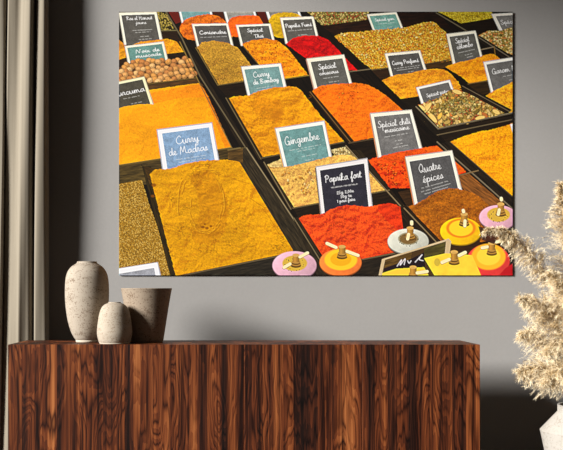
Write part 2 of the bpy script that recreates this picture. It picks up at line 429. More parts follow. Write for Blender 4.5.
def lathe_knob(sh, x, y, s=1.0, dowel=None):
    """turned wooden grinder handle standing on its lid"""
    for dy, rx, c in ((6.5, 5.2, (95, 65, 25)), (4.8, 5.0, (165, 120, 50)), (3.6, 4.2, (90, 60, 22)), (2.4, 4.3, (175, 130, 60))):
        sh.ellipse(x, y+dy*s, rx*s, 2.1*s, c)
    sh.poly([(x-3*s, y+3*s), (x-3.4*s, y-4*s), (x+3.6*s, y-4*s), (x+3.2*s, y+3*s)], lambda X, Y: np.array((178, 128, 52), np.float32)*(1.1-.09*np.abs((X-x+1)/s))[..., None])
    sh.ellipse(x, y-4*s, 3.6*s, 1.7*s, (205, 160, 85))
    if dowel:
        for (x1, y1, x2, y2) in dowel:
            sh.line([(x1, y1), (x2, y2)], 3.5*s, (150, 110, 60)); sh.line([(x1, y1-.3), (x2, y2-.3)], 3.0*s, (240, 222, 170))
def grinder(sh, cx, cy, rx, ry, rim, rings, knob, dowel=None, seed=1, speck=None, ks=1.0):
    """round glazed mill lid with its handle"""
    sh.ellipse(cx+1, cy+2.2, rx*1.02, ry*1.03, (40, 25, 15), .8, 0, .1)
    sh.ellipse(cx, cy+1.2, rx, ry, [c*.62 for c in rim], 1, 0, .05)
    rc = np.array(rim, np.float32)
    sh.ellipse(cx, cy, rx, ry, lambda X, Y: rc*(1.04-.10*((X-cx)/rx)-.06*((Y-cy)/ry)+.1*(fbm(X*.3, Y*.3, seed, 2)-.5))[..., None], 1, 0, .05)
    for f, c, dy in rings: sh.ellipse(cx+.3, cy+dy, rx*f, ry*f, c, 1, 0, .12)
    if speck:
        r = random.Random(seed)
        for k in range(26):
            a = r.uniform(0, 6.28); q = r.uniform(.35, .52)
            sh.ellipse(cx+math.cos(a)*rx*q, cy-1+math.sin(a)*ry*q, .5, .5, speck)
    lathe_knob(sh, knob[0], knob[1], ks, dowel)
def paint_picture():
    sh = Sheet(); R = random.Random(7)
    DK = (27, 17, 9)
    sh.poly([(110, 5), (520, 5), (520, 280), (110, 280)], wood(DK, .9, 3, .5))
    TEAL, SLATE, CREAM = (98, 140, 132), (76, 76, 74), (238, 228, 205)
    SM = lambda *a: a
    def rim(p, w, c, hi=None):
        sh.line(p, w, c)
        if hi is not None: sh.line([(x-.2, y-w*.35) for x, y in p], max(w*.3, .5), hi)
    def lab(q, face, lines, **k): return sign(sh, q, face, None, lines, **k)
    # ---------- left column, back to front
    sh.poly([(156, 11), (167, 11), (176, 31), (161, 31)], seeds([(120, 105, 40), (40, 32, 16), (150, 130, 60), (30, 22, 12)], 1.3, 3))
    sh.poly([(161, 31), (177, 31), (186, 55), (165, 45)], wood((58, 34, 15), .2, 6))
    rim([(161, 31), (177, 30.5)], .9, (105, 95, 60))
    sh.poly([(119, 40), (128, 47), (128, 62), (119, 66)], powder((205, 130, 25), seed=2))
    lab([(119.3, 13.3), (156.5, 12.3), (162.5, 42), (124.8, 45)], (82, 82, 80), [('Ras el Hanout', .17, .86, .235, .062, .62), ('jaune', .4, .68, .375, .055, .55)],
        fw=(.05, .07, .06, 0), small=[(.28, .8, .57), (.34, .74, .64), (.45, .68, .78), (.4, .74, .87), (.36, .8, .96)], rim=CREAM, seed=2)
    sh.poly([(119, 50), (128, 47), (140, 42), (156, 40), (168, 39), (177, 42), (184, 52), (184, 56), (119, 66)], powder((228, 150, 22), .2, .2, seed=4), curved=False, rough=.5)
    sh.poly([(167, 54), (184, 52), (190, 62), (168, 64)], wood((48, 30, 14), .2, 6))
    sh.poly([(119, 60), (128, 57), (132, 68), (119, 70)], wood((62, 36, 14), .2, 6))
    lab([(125.2, 46.5), (163.5, 42), (169, 66), (130, 70)], TEAL, [('Noix de', .24, .86, .35, .08, .85), ('muscade', .22, .88, .53, .075, .8)],
        fw=(.05, .075, .05, 0), rim=CREAM, seed=3)
    # nutmegs
    reg = smooth_path([(117, 70), (124, 66), (134, 62), (142, 60.5), (158, 60), (172, 61), (184, 58), (190, 62), (194, 76), (180, 80), (160, 83), (140, 80), (117, 84)], True)
    sh.poly(reg, (84, 50, 26)); pts = []
    for k in range(2600):
        x, y = R.uniform(117, 195), R.uniform(58, 85)
        if all((x-a)**2+((y-b)*1.15)**2 > 16.5 for a, b in pts) and sh.inside(reg, np.array([[x]]), np.array([[y]]))[0, 0]: pts.append((x, y))
    for x, y in sorted(pts, key=lambda p: p[1]):
        r = R.uniform(2.7, 3.7); c = np.array(R.choice([(204, 150, 88), (192, 136, 72), (176, 116, 62), (214, 166, 106), (200, 140, 70)])); a = R.uniform(-.6, .6)
        sh.ellipse(x, y+.4, r*1.05, r*.9, c*.42, 1, a, .12); sh.ellipse(x, y, r, r*.82, c*.85, 1, a, .2)
        sh.ellipse(x-.5, y-.7, r*.68, r*.5, np.minimum(c*1.18, 255), .85, a, .8)
        sh.ellipse(x+R.uniform(-1, 1), y+R.uniform(-.6, 1), .45, .35, c*.5, .7)
    # curcuma tray
    sh.poly([(140, 84), (196, 78), (204, 86), (150, 96)], wood((118, 78, 34), -.1, 8)); rim([(146, 85), (197, 78.5)], 1.6, (62, 44, 20), (120, 95, 45))
    sh.poly([(119, 100), (150, 90), (200, 83), (232, 148), (119, 166)], powder((246, 160, 12), .10, .10, .06, 12, crack=.1), rough=.4)
    sh.poly([(151, 93), (199, 84), (209, 97), (180, 98), (153, 104)], powder((236, 132, 14), .12, .14, .1, 13), alpha=.8, rough=.8)
    sh.poly([(200, 84), (206, 92), (231, 146), (225, 148), (214, 118), (206, 99)], powder((233, 128, 12), .12, .1, .1, 14), alpha=.75, rough=.5)
    for k in range(26): sh.ellipse(R.uniform(122, 205), R.uniform(100, 155), R.uniform(.5, 2.2), .5, (214, 120, 10), .35, R.uniform(-1, 1), .6)
    lab([(100, 86), (144.3, 77), (153.3, 105), (108, 114)], (74, 70, 58), [('Curcuma', .2, .93, .48, .105, .95)], fw=(.05, .07, .05, 0), rim=(246, 226, 180), small=[(.42, .78, .6), (.55, .8, .82), (.5, .83, .92)], seed=5)
    sh.poly([(117, 109), (125, 106.5), (140, 104.2), (154, 104.2), (160, 112), (119, 125)], powder((246, 160, 12), .08, .08, .06, 12), rough=.4)
    # front board of the curcuma tray
    sh.poly([(119, 165), (231, 147), (233, 157), (119, 178)], wood((104, 82, 40), -.15, 21, .5)); rim([(119, 165.5), (231, 148)], 1.6, (98, 78, 34), (140, 112, 50))
    rim([(142, 165), (143, 172)], 1.2, (30, 20, 8))
    # small brown spice at the left
    sh.poly([(119, 170), (146, 165), (148, 184), (119, 186)], wood((116, 92, 42), -.1, 22, .5))
    sh.poly([(119, 184), (142, 180), (148, 200), (176, 278), (119, 278)], seeds([(168, 128, 42), (142, 104, 30), (188, 150, 66), (128, 94, 28), (160, 116, 30)], 1.0, 8, .5), rough=.5)
    sh.poly([(142, 166), (151, 166), (182, 278), (171, 278)], wood((66, 50, 17), 1.3, 23, .5)); rim([(150, 168), (180, 276)], 1.3, (38, 26, 9))
    # curry de madras
    sh.poly([(144, 166), (160, 170), (150, 185)], wood((96, 66, 22), .4, 2))
    lab([(157.6, 130.2), (211.7, 123.2), (219, 164), (164, 173)], (128, 158, 190), [('Curry', .3, .72, .39, .105, .95), ('de Madras', .14, .85, .63, .095, .95)],
        fw=(.075, .09, .06, 0), rim=(232, 232, 236), ink=(250, 250, 252), small=[(.25, .8, .74), (.3, .78, .81)], seed=6)
    md = smooth_path([(150, 174), (156, 169.5), (170, 168.5), (184, 164), (200, 160.8), (220, 159.6), (236, 160.5), (245, 165)], False)+[(294, 247), (292, 254), (180, 278), (176, 276)]
    sh.poly(md, powder((216, 151, 8), .17, .13, .075, 30, .08, .3), rough=.7)
    sh.poly([(190, 176), (208, 170), (222, 186), (228, 206), (224, 232), (206, 244), (192, 238), (200, 214), (196, 192)], powder((186, 118, 6), .25, .14, .12, 31, .1, .5), alpha=.5, curved=True, rough=2.5)
    for cx_, cy_, rx_, ry_, a0, a1, n_ in ((206, 203, 19, 31, -1.2, 2.2, 14), (205, 206, 14, 24, 1.2, 5.2, 7), (203, 180, 20, 9, 3.0, 6.4, 7), (206, 226, 9, 6, .2, 3.0, 6), (196, 205, 16, 34, 2.2, 4.0, 6)):
        for k in range(n_):
            b0 = R.uniform(a0, a1-.4); e_ = R.uniform(-2.2, 2.2); q_ = [(cx_+math.cos(b0+t_*.16)*(rx_+e_)+R.uniform(-.5, .5), cy_+math.sin(b0+t_*.16)*(ry_+e_)+R.uniform(-.5, .5)) for t_ in range(R.randint(2, 5))]
            sh.line(q_, R.uniform(.6, 1.2), (156, 94, 4), .5, True); sh.line([(x-.9, y-.8) for x, y in q_], .6, (244, 184, 34), .4, True)
    for x, y, r_ in ((203, 227, 1.3), (207, 228, 1.2), (211, 226, 1.0), (205, 224, .9), (154, 185, 1.8), (153, 196, 1.4)): sh.ellipse(x, y, r_*1.4, r_, (128, 70, 4), .8, 0, .6)
    for p in ([(228, 176), (240, 181), (252, 184)], [(250, 198), (262, 206)], [(262, 208), (270, 218), (278, 232), (288, 242)], [(258, 204), (264, 207), (266, 212)]):
        sh.line(p, .7, (160, 100, 6), .45, True)
    sh.poly([(176, 275.5), (292, 252), (297, 256), (297, 278), (170, 278)], wood((58, 50, 38), -.2, 24, .5)); rim([(181, 275.5), (293, 253)], 1.1, (92, 78, 52))
    sh.poly([(231, 148), (247, 146), (311, 243), (304, 256), (293, 250)], wood((72, 60, 40), 1.0, 25, .5)); rim([(246, 147), (310, 244)], 1.3, (108, 94, 66), (140, 124, 92))
    sh.poly([(228, 150), (243, 148), (243, 163), (236, 161), (228, 160)], wood((124, 90, 40), -.15, 26, .5)); rim([(228, 150), (246, 147)], 1.2, (110, 92, 52))
    lab([(100, 271.5), (157.5, 262.3), (161, 280), (100, 292)], (150, 152, 160), [], fw=(.05, .26, .07, 0), rim=(232, 232, 236), seed=9)
    # left column right rim
    sh.poly([(176, 33), (182, 38), (249, 147), (241, 148)], wood((46, 34, 20), 1.0, 27, .5))
    rim([(166, 12), (182, 38), (200, 76), (246, 148)], 1.3, (92, 80, 56))
    rim([(180, 42), (198, 80), (232, 148)], .9, (120, 96, 46))
    # ---------- second column
    sh.poly([(168, 11), (178, 11), (181, 22), (176, 24)], (96, 24, 14)); sh.poly([(210, 11), (226, 11), (230, 24), (215, 22)], (64, 26, 12))
    lab([(178.5, 8), (210.5, 8), (214.5, 24), (183, 26)], (112, 152, 150), [], fw=(.055, .0, .055, 0), rim=(226, 226, 220), seed=10)
    lab([(223, 8), (254, 8), (258, 24), (228, 26)], (140, 142, 140), [], fw=(.07, .0, .055, 0), rim=(226, 226, 220), seed=11)
    sh.poly([(180, 30), (184, 21), (193, 17), (206, 14.6), (216, 16), (224, 20), (230, 30), (230, 38), (191, 40)], powder((216, 106, 20), .25, .25, .15, 33, .1, .3), curved=True, rough=.8)
    sh.poly([(228, 24), (232, 18), (244, 15.5), (256, 16), (264, 19), (268, 30), (262, 36), (232, 36)], powder((240, 98, 16), .15, .14, .15, 34), curved=True, rough=.5)
    lab([(192.3, 24.5), (227.8, 23.8), (233, 46), (198, 48)], (80, 80, 80), [('Coriandre', .14, .9, .44, .085, .85)], fw=(.05, .075, .05, 0), rim=CREAM, small=[(.14, .9, .57)], seed=12)
    sh.poly([(197, 47), (202, 42.5), (214, 41), (228, 43), (238, 48), (247, 60), (254, 70), (243, 81), (219, 85)], powder((184, 136, 42), .14, .28, .1, 35, .05, .2), rough=.6)
    rim([(196, 48), (218, 85.5), (244, 81.5)], 1.1, (96, 78, 40))
    sh.poly([(217, 86), (244, 82), (248, 97), (229, 99)], wood((44, 28, 12), -.1, 28))
    lab([(265, 8), (298, 8), (302, 20), (269, 20)], (120, 122, 120), [], fw=(.07, .0, .055, 0), rim=(226, 226, 220), seed=13)
    sh.poly([(268, 30), (269, 20), (274, 14.5), (285, 12.6), (296, 13.8), (304, 20), (306, 32), (280, 38)], powder((208, 164, 18), .15, .15, .15, 36), curved=True, rough=.5)
    sh.poly([(256, 11), (264, 11), (270, 24), (268, 32)], (74, 18, 10))
    lab([(236.3, 25.5), (270.2, 24.2), (275, 44), (241.5, 46)], (80, 82, 80), [('Spécial', .28, .74, .36, .095, .75), ('Thaï', .45, .72, .65, .09, .75)], fw=(.055, .08, .055, 0), rim=CREAM, small=[(.2, .9, .8)], seed=14)
    sh.poly([(242, 44), (252, 40.5), (266, 38.6), (278, 41), (288, 49), (298, 62), (308, 75), (284, 79), (272, 80)], powder((238, 142, 14), .2, .22, .12, 37, .1, .3), rough=.6)
    chunks(sh, [(245, 45), (268, 41), (284, 48), (302, 74), (284, 77), (258, 60)], 60, [(190, 92, 8), (250, 176, 50), (205, 100, 10)], .3, .6, 5, 1.6)
    rim([(243, 46), (258, 64)], 1.0, (86, 66, 34)); rim([(282, 79.5), (309, 75.5)], 1.0, (120, 100, 40))
    lab([(280.5, 18.3), (313.2, 17), (318.5, 40), (286, 44)], (84, 84, 82), [('Paprika Fumé', .1, .9, .39, .082, .75)], fw=(.055, .085, .055, 0), rim=CREAM, small=[(.14, .88, .52), (.42, .72, .72)], seed=15)
    sh.poly([(286, 44), (294, 38), (304, 35.6), (318, 36), (328, 40), (338, 50), (345, 58), (358, 71), (340, 74), (308, 60)], powder((192, 14, 14), .25, .16, .1, 38, .4, .4), rough=.6)
    # curry de bombay
    lab([(241.6, 67.2), (280.6, 63.9), (287, 92), (249, 99)], (112, 148, 146), [('Curry', .24, .66, .37, .1, .85), ('de Bombay', .2, .86, .59, .085, .85)], fw=(.055, .085, .06, 0), rim=(238, 232, 220), small=[(.26, .74, .72), (.3, .7, .79)], seed=16)
    sh.poly(smooth_path([(228, 99), (236, 96.5), (248, 95.5), (258, 91.5), (270, 88.2), (286, 86.8), (298, 88), (306, 97), (316, 110), (326, 122)], False)+[(345, 142), (262, 157)], powder((228, 150, 12), .2, .14, .1, 40, .08, .3), rough=.8)
    sh.poly([(250, 104), (262, 98), (280, 102), (284, 112), (276, 122), (262, 118)], powder((196, 118, 10), .25, .15, .14, 41), alpha=.5, curved=True, rough=2.5)
    sh.ellipse(277, 115, 7, 3, (180, 104, 12), .6, -.5, .7)
    for k in range(24):
        x, y = R.uniform(245, 310), R.uniform(94, 140); sh.line([(x, y), (x+R.uniform(-3, 3), y+R.uniform(0, 2)), (x+R.uniform(-6, 6), y+R.uniform(1, 4))], .45, (170, 100, 8), .5, True)
    sh.poly([(228, 99), (233, 99), (266, 153), (262, 158)], powder((205, 130, 14), .2, .2, .2, 42), alpha=.8, rough=.7)
    sh.poly([(225, 98), (229, 98), (263, 157), (259, 160)], wood((56, 42, 24), 1.0, 29)); rim([(226, 98), (261, 159)], .9, (96, 82, 54))
    sh.poly([(262, 158), (345, 141), (349, 150), (268, 166)], wood((40, 30, 18), -.2, 30)); rim([(262, 158), (344, 142)], 1.2, (84, 70, 44))
    # special couscous
    sh.poly([(308, 76), (352, 70), (370, 84), (315, 90)], wood((36, 24, 14), -.1, 31)); rim([(340, 73), (372, 69)], 1, (96, 84, 62))
    lab([(307, 59.3), (343.8, 55.2), (352, 86), (315.5, 92)], (88, 90, 88), [('Spécial', .24, .72, .36, .09, .85), ('couscous', .22, .74, .53, .062, .75)], fw=(.075, .095, .06, 0), rim=(236, 226, 204), small=[(.3, .72, .64), (.42, .7, .78), (.5, .7, .88)], side=(170, 130, 110), seed=17)
    sh.poly(smooth_path([(311, 92), (318, 87), (330, 84.6), (346, 83.6), (362, 83.6), (376, 89), (390, 99), (402, 110)], False)+[(412, 130), (352, 142)], powder((236, 112, 12), .16, .16, .1, 43, .12, .3), rough=.7)
    chunks(sh, [(335, 92), (362, 90), (372, 100), (340, 104)], 14, [(206, 84, 8), (244, 136, 30)], .3, .55, 9, 2)
    sh.poly([(308, 92), (312, 91), (354, 141), (349, 144)], wood((60, 38, 18), .9, 32)); rim([(310, 92), (351, 143)], .9, (100, 74, 40))
    sh.poly([(350, 142), (380, 137), (382, 158), (368, 160)], wood((40, 26, 14), -.2, 33)); rim([(349, 143), (378, 138)], 1.4, (74, 58, 38))
    # ---------- third column and the right
    sh.poly([(306, 11), (369, 11), (367, 20), (322, 26), (312, 16)], seeds([(160, 140, 70), (120, 104, 44), (188, 164, 96), (146, 76, 40), (104, 98, 42)], 1.5, 12, .6), rough=.6)
    sh.poly([(321, 26), (367, 20), (374, 31), (336, 36)], wood((52, 26, 12), -.1, 34, .5)); sh.poly([(396, 11), (437, 11), (452, 30), (436, 26), (402, 28)], wood((42, 19, 9), -.1, 35, .5))
    herb = smooth_path([(334, 36), (346, 33), (362, 32), (376, 30), (392, 29), (408, 27), (422, 23), (434, 22.5), (440, 28), (447, 34)], False)+[(456, 60), (420, 65), (372, 70), (360, 60)]
    lab([(367.2, 14.8), (396.2, 12.6), (404, 32), (375, 35)], (108, 156, 144), [('Spécial yam', .18, .84, .36, .075, .6)], fw=(.055, .085, .055, 0), rim=CREAM, small=[(.25, .8, .5), (.5, .7, .7)], seed=18)
    sh.poly(herb, seeds([(212, 160, 44), (190, 132, 28), (222, 178, 74), (172, 112, 26), (204, 152, 36), (196, 110, 30), (176, 140, 40)], 1.25, 14, .5), rough=.8)
    chunks(sh, herb, 200, [(230, 184, 84), (214, 162, 48), (206, 120, 34), (240, 202, 120), (196, 146, 40), (220, 150, 40)], .45, .95, 15, 1.8)
    rim([(372, 70), (396, 67)], 1.2, (90, 72, 40)); sh.poly([(372, 71), (396, 67), (398, 77), (382, 81)], wood((66, 40, 18), -.1, 36)); rim([(422, 65), (449, 60)], 1.2, (78, 60, 34))
    sh.poly([(422, 66), (449, 61), (452, 66), (428, 72)], wood((92, 62, 26), -.1, 37))
    lab([(385, 54), (419.8, 50.8), (427, 74), (392, 80)], (78, 78, 78), [('Curry Parfumé', .12, .88, .46, .085, .7)], fw=(.055, .085, .055, 0), rim=CREAM, small=[(.14, .88, .6), (.2, .84, .68), (.5, .66, .8)], seed=19)
    sh.poly(smooth_path([(382, 81), (392, 76), (408, 73.5), (424, 70), (438, 69), (448, 72), (458, 82)], False)+[(462, 90), (414, 100), (402, 100)], powder((220, 144, 24), .18, .22, .12, 44, .1, .3), rough=.6)
    sh.poly([(400, 99), (420, 96), (424, 110), (412, 112)], wood((34, 24, 12), 0, 5))
    lab([(416.3, 87.8), (449.5, 80.2), (456, 98), (422.5, 106)], (92, 94, 96), [('Spécial pâtes', .2, .86, .62, .1, .6)], fw=(.06, .1, .055, 0), rim=(232, 228, 216), small=[(.3, .7, .5)], seed=20)
    # leaf mix
    leaf = smooth_path([(417, 107), (428, 101), (438, 98), (448, 91), (456, 90), (468, 94), (480, 99), (494, 107), (505, 113)], False)+[(470, 121), (438, 128)]
    sh.poly(leaf, seeds([(176, 146, 82), (128, 104, 44), (206, 178, 112), (146, 120, 56), (170, 120, 60), (152, 76, 40)], 2.2, 18, .7), rough=1)
    chunks(sh, leaf, 130, [(206, 166, 84), (224, 190, 116), (170, 136, 58), (226, 170, 70), (136, 112, 44), (190, 110, 50), (220, 180, 100), (200, 164, 84)], .9, 2.1, 19, 1.9)
    chunks(sh, [(440, 106), (455, 96), (470, 98), (480, 106), (462, 114), (442, 114)], 110, [(150, 136, 70), (178, 160, 92), (128, 110, 48)], .5, 1.0, 20, 1.3)
    for x, y, a, l in ((427, 108, -.9, 7), (433, 118, .9, 6), (457, 92, .3, 5), (480, 118, -.2, 5), (496, 112, .5, 4), (422, 108, .6, 4)):
        sh.ellipse(x+.4, y+.6, l, 2.1, (90, 64, 24), .8, a, .2); sh.ellipse(x, y, l, 2.0, (232, 196, 110), 1, a, .3)
    # far right
    sh.poly([(436, 11), (491, 11), (494, 18), (462, 24), (446, 16)], seeds([(186, 160, 30), (160, 134, 22), (204, 180, 50)], 1.1, 22, .5), rough=.5)
    sh.poly([(458, 24), (494, 18), (502, 31), (476, 36)], wood((36, 22, 10), -.1, 38))
    lab([(491.5, 14.5), (530, 12.2), (538, 30), (502, 36)], (112, 114, 116), [('Spécial Thé', .12, .9, .5, .11, .7)], fw=(.075, .1, .0, 0), rim=(232, 226, 212), small=[(.2, .8, .75)], seed=21)
    sh.poly([(478, 36), (488, 31), (500, 31), (508, 28), (515, 27), (515, 56), (500, 50)], seeds([(196, 164, 92), (160, 130, 60), (216, 190, 128), (140, 120, 50), (196, 120, 60)], 1.6, 24, .6), rough=.6)
    sh.poly([(474, 38), (480, 36), (515, 58), (515, 66), (500, 56)], wood((44, 32, 20), .6, 39)); rim([(476, 36), (515, 61)], .9, (96, 86, 70)); rim([(436, 13), (478, 38)], 1.1, (86, 76, 56))
    rim([(480, 50), (494, 47)], 1, (120, 104, 80)); rim([(494, 47), (495, 55)], .8, (120, 90, 40))
    lab([(446.5, 34.6), (475.2, 31.2), (482, 58), (453.5, 66)], (86, 88, 86), [('Spécial', .24, .72, .33, .09, .75), ('colombo', .24, .8, .52, .085, .85)], fw=(.075, .085, .06, 0), rim=(236, 228, 206), small=[(.25, .82, .64), (.45, .7, .76), (.5, .72, .85)], side=(150, 120, 80), seed=22)
    sh.poly(smooth_path([(445, 67), (456, 63), (470, 60), (482, 56), (492, 54), (500, 59)], False)+[(512, 70), (490, 80), (470, 84), (460, 76)], powder((234, 150, 16), .16, .18, .12, 45, .1, .2), rough=.6)
    sh.poly([(466, 84), (488, 80), (494, 92), (482, 95)], wood((64, 44, 18), -.1, 40)); rim([(468, 84), (486, 81)], 1, (110, 84, 40))
    lab([(483.5, 62.5), (528, 55.5), (536, 86), (492, 95)], (98, 100, 102), [('Garam Masala', .12, 1.0, .40, .09, .75)], fw=(.045, .075, .0, 0), rim=(244, 238, 222), small=[(.34, .62, .52), (.45, .62, .66), (.48, .64, .76)], seed=23)
    sh.poly(smooth_path([(484, 97), (492, 92), (502, 87), (516, 80)], False)+[(516, 114), (506, 112)], powder((232, 158, 26), .16, .25, .12, 46, .1, .2), rough=.6)
    # trays round the leaf mix and the rims of the long column
    sh.poly([(458, 88), (470, 88), (512, 110), (506, 114)], wood((50, 36, 22), .5, 41)); rim([(462, 86), (510, 112)], .8, (92, 78, 56))
    sh.poly([(406, 102), (418, 105), (440, 129), (436, 136), (424, 124)], wood((38, 28, 16), .8, 42)); rim([(416, 107), (438, 129), (515, 112.5)], 1.5, (84, 72, 52), (130, 118, 92))
    sh.poly([(437, 131), (515, 115), (515, 124), (456, 141), (446, 142)], wood((44, 30, 16), -.2, 43)); rim([(437, 135), (515, 119)], 1.0, (92, 78, 54))
    sh.poly(smooth_path([(450, 142), (462, 137), (478, 132), (494, 129), (516, 122)], False)+[(516, 204), (500, 190)], powder((242, 160, 12), .13, .2, .09, 47, .1, .2), rough=.6)
    lab([(510, 124.5), (520, 122), (524, 132), (513, 134)], (230, 228, 222), [], rim=(236, 232, 222), seed=24)
    # ---------- gingembre, chili, paprika fort, quatre epices
    sh.poly([(330, 150), (345, 147), (356, 158), (340, 162)], seeds([(178, 152, 96), (140, 118, 66), (206, 184, 128)], 1.8, 26, .6), rough=.8)
    sh.poly([(266, 165), (284, 158), (300, 158), (300, 170), (270, 172)], powder((210, 178, 110), .2, .25, .2, 48), rough=.9)
    lab([(275.6, 128.8), (324, 121.4), (331.5, 159), (285, 169)], (104, 146, 144), [('Gingembre', .12, .84, .44, .115, .95)], fw=(.055, .08, .045, 0), rim=(240, 236, 226), small=[(.18, .84, .58), (.34, .7, .64), (.4, .72, .79), (.46, .64, .9)], side=(216, 160, 60), seed=25)
    sh.poly(smooth_path([(266, 165), (274, 167), (286, 166.5), (300, 164), (316, 160), (332, 156), (348, 155), (360, 160)], False)+[(386, 190), (370, 193), (320, 204), (293, 208)], powder((222, 172, 82), .2, .2, .11, 49, .08, .3), rough=.8)
    chunks(sh, [(280, 170), (312, 166), (316, 190), (296, 200)], 34, [(206, 140, 50), (240, 200, 130), (190, 130, 50)], .5, 1.1, 29, 1.6)
    sh.poly([(263, 163), (267, 164), (294, 207), (290, 210)], wood((70, 54, 32), 1.0, 44)); rim([(264, 162), (291, 209)], .9, (108, 92, 64))
    sh.poly([(293, 208), (390, 189), (404, 205), (300, 220)], wood((46, 32, 17), -.2, 45)); rim([(293, 208), (389, 190)], 1.3, (96, 80, 52))
    sh.poly([(352, 150), (360, 150), (392, 186), (386, 190)], wood((60, 46, 26), .8, 46)); rim([(346, 146), (404, 210), (440, 246)], 1.4, (98, 82, 56), (132, 114, 84))
    sh.poly(smooth_path([(368, 160), (378, 157), (390, 153.5), (406, 150.5), (422, 148), (440, 146), (448, 152)], False)+[(466, 172), (440, 182), (406, 188), (390, 188)], powder((226, 72, 12), .25, .2, .13, 50, .3, .4), rough=.9)
    sh.poly([(402, 158), (404, 151), (424, 147.4), (444, 146), (452, 152), (465, 171), (455, 174), (440, 156)], powder((232, 104, 16), .15, .15, .12, 51), alpha=.8, rough=.8)
    chunks(sh, [(374, 164), (404, 158), (410, 184), (392, 186)], 60, [(200, 46, 8), (236, 96, 20), (176, 34, 8)], .5, 1.0, 31, 1.5)
    lab([(370.6, 114), (411.2, 110.4), (421.5, 149), (379, 159)], (106, 108, 112), [('Spécial chili', .12, .9, .33, .082, .8), ('mexicaine', .26, .84, .46, .065, .8)], fw=(.065, .07, .055, 0), rim=(242, 230, 212), small=[(.22, .8, .55), (.44, .62, .68), (.46, .62, .76), (.36, .72, .83)], side=(190, 130, 90), seed=26)
    sh.poly([(376, 159), (384, 155), (400, 151.6), (424, 147.5), (428, 152), (400, 162)], powder((228, 80, 14), .2, .2, .13, 52), rough=.8)
    # quatre epices tray
    sh.poly([(452, 176), (476, 171), (506, 202), (490, 216), (470, 196)], wood((186, 112, 46), .6, 47, .4)); sh.poly([(398, 192), (416, 188), (420, 204), (408, 208)], wood((76, 48, 22), -.1, 48))
    sh.poly([(436, 145), (449, 141), (516, 199), (516, 216), (506, 206)], wood((46, 34, 22), .8, 49, .5)); rim([(437, 142), (515, 211)], 1.3, (104, 92, 72)); rim([(450, 142), (515, 199)], .9, (86, 68, 40))
    rim([(456, 176), (478, 170.5)], 1.2, (112, 90, 58))
    lab([(405.6, 157.4), (451.6, 151), (461.5, 192), (415.5, 208)], (78, 80, 84), [('Quatre', .22, .7, .36, .1, .85), ('épices', .26, .7, .57, .09, .85)], fw=(.06, .09, .055, 0), rim=(244, 230, 210), small=[(.2, .78, .66), (.18, .82, .73), (.24, .78, .79), (.4, .66, .89)], side=(190, 110, 40), seed=27)
    sh.poly(smooth_path([(406, 207), (416, 203.5), (426, 198), (438, 191), (450, 188.4), (462, 189.5), (478, 196), (494, 211)], False)+[(500, 240), (436, 246)], powder((160, 90, 16), .22, .25, .1, 53, .08, .3), rough=.8)
    sh.poly([(403, 205), (408, 206), (440, 243), (434, 246)], wood((112, 84, 46), .8, 50)); rim([(402, 208), (436, 246)], 1, (60, 44, 24))
    # paprika fort
    pap = smooth_path([(297, 219), (306, 215), (322, 213.5), (334, 208), (348, 205), (366, 206.5), (380, 204.5), (394, 204), (404, 212), (409, 232)], False)+[(402, 252), (326, 266), (318, 254)]
    lab([(316.4, 167.2), (366.8, 159), (372, 210), (322, 216)], (44, 42, 52), [('Paprika fort', .14, .86, .34, .078, 1.0)], fw=(.06, .075, .06, 0), rim=(228, 222, 222), ink=(250, 250, 250), small=[(.24, .78, .45), (.25, .77, .46)], side=(120, 96, 70), seed=28)
    sh_M = lambda u, v: tuple((np.array((316.4, 167.2))*(1-u)+np.array((366.8, 159))*u)*(1-v)+(np.array((322, 216))*(1-u)+np.array((372, 210))*u)*v)
    for txt, u0, u1, v in (('25g 2,00e', .34, .68, .60), ('50g 4e', .41, .63, .685), ('1 pour faire', .33, .69, .77)):
        wd, st = text_strokes(txt)
        for s in st: sh.line([sh_M(u0+(p[0]/wd)*(u1-u0), v-p[1]*.032) for p in smooth_path(s, False, 3)], .42, (240, 240, 240), .9)
    sh.poly(pap, powder((224, 74, 22), .24, .22, .12, 54, .25, .4), rough=.9)
    sh.poly([(378, 206), (394, 204), (405, 214), (408, 232), (396, 228), (384, 218)], powder((214, 48, 14), .25, .2, .14, 55, .3, .4), alpha=.7, curved=True, rough=1.5)
    for k in range(22):
        x, y = R.uniform(320, 395), R.uniform(214, 245); sh.line([(x, y), (x+R.uniform(-3, 3), y+R.uniform(0, 2)), (x+R.uniform(-5, 6), y+R.uniform(1, 4))], .5, (176, 40, 10), .55, True)
    sh.ellipse(381, 224, 3, 1.6, (170, 34, 10), .7, .2, .6)
    sh.poly([(293, 218), (298, 217), (328, 264), (336, 278), (318, 278)], wood((62, 50, 32), 1.0, 51, .5)); rim([(294, 218), (330, 276)], 1.0, (106, 92, 64))
    sh.poly([(326, 266), (404, 250), (412, 262), (388, 278), (330, 278)], wood((52, 42, 30), -.2, 52, .5)); rim([(328, 266), (402, 251.5)], 1.3, (96, 80, 54))
    sh.poly([(400, 206), (406, 205), (446, 246), (436, 250), (406, 252)], wood((52, 36, 20), .9, 53, .5)); rim([(404, 208), (442, 248)], 1.2, (118, 98, 66))
    # ---------- mills along the front
    grinder(sh, 294.5, 265, 22, 14, (214, 166, 182), ((.56, (206, 168, 60), -2),), (296, 259), [(284, 267.5, 290, 264), (300, 257, 307.5, 253)], 61, (70, 30, 60))
    grinder(sh, 340.5, 262, 21, 13.5, (238, 122, 52), ((.78, (246, 196, 40), -2.5), (.5, (232, 168, 24), -3)), (342, 250.5), [(327, 243.5, 336, 247.5), (347, 251.5, 358, 255.5)], 62)
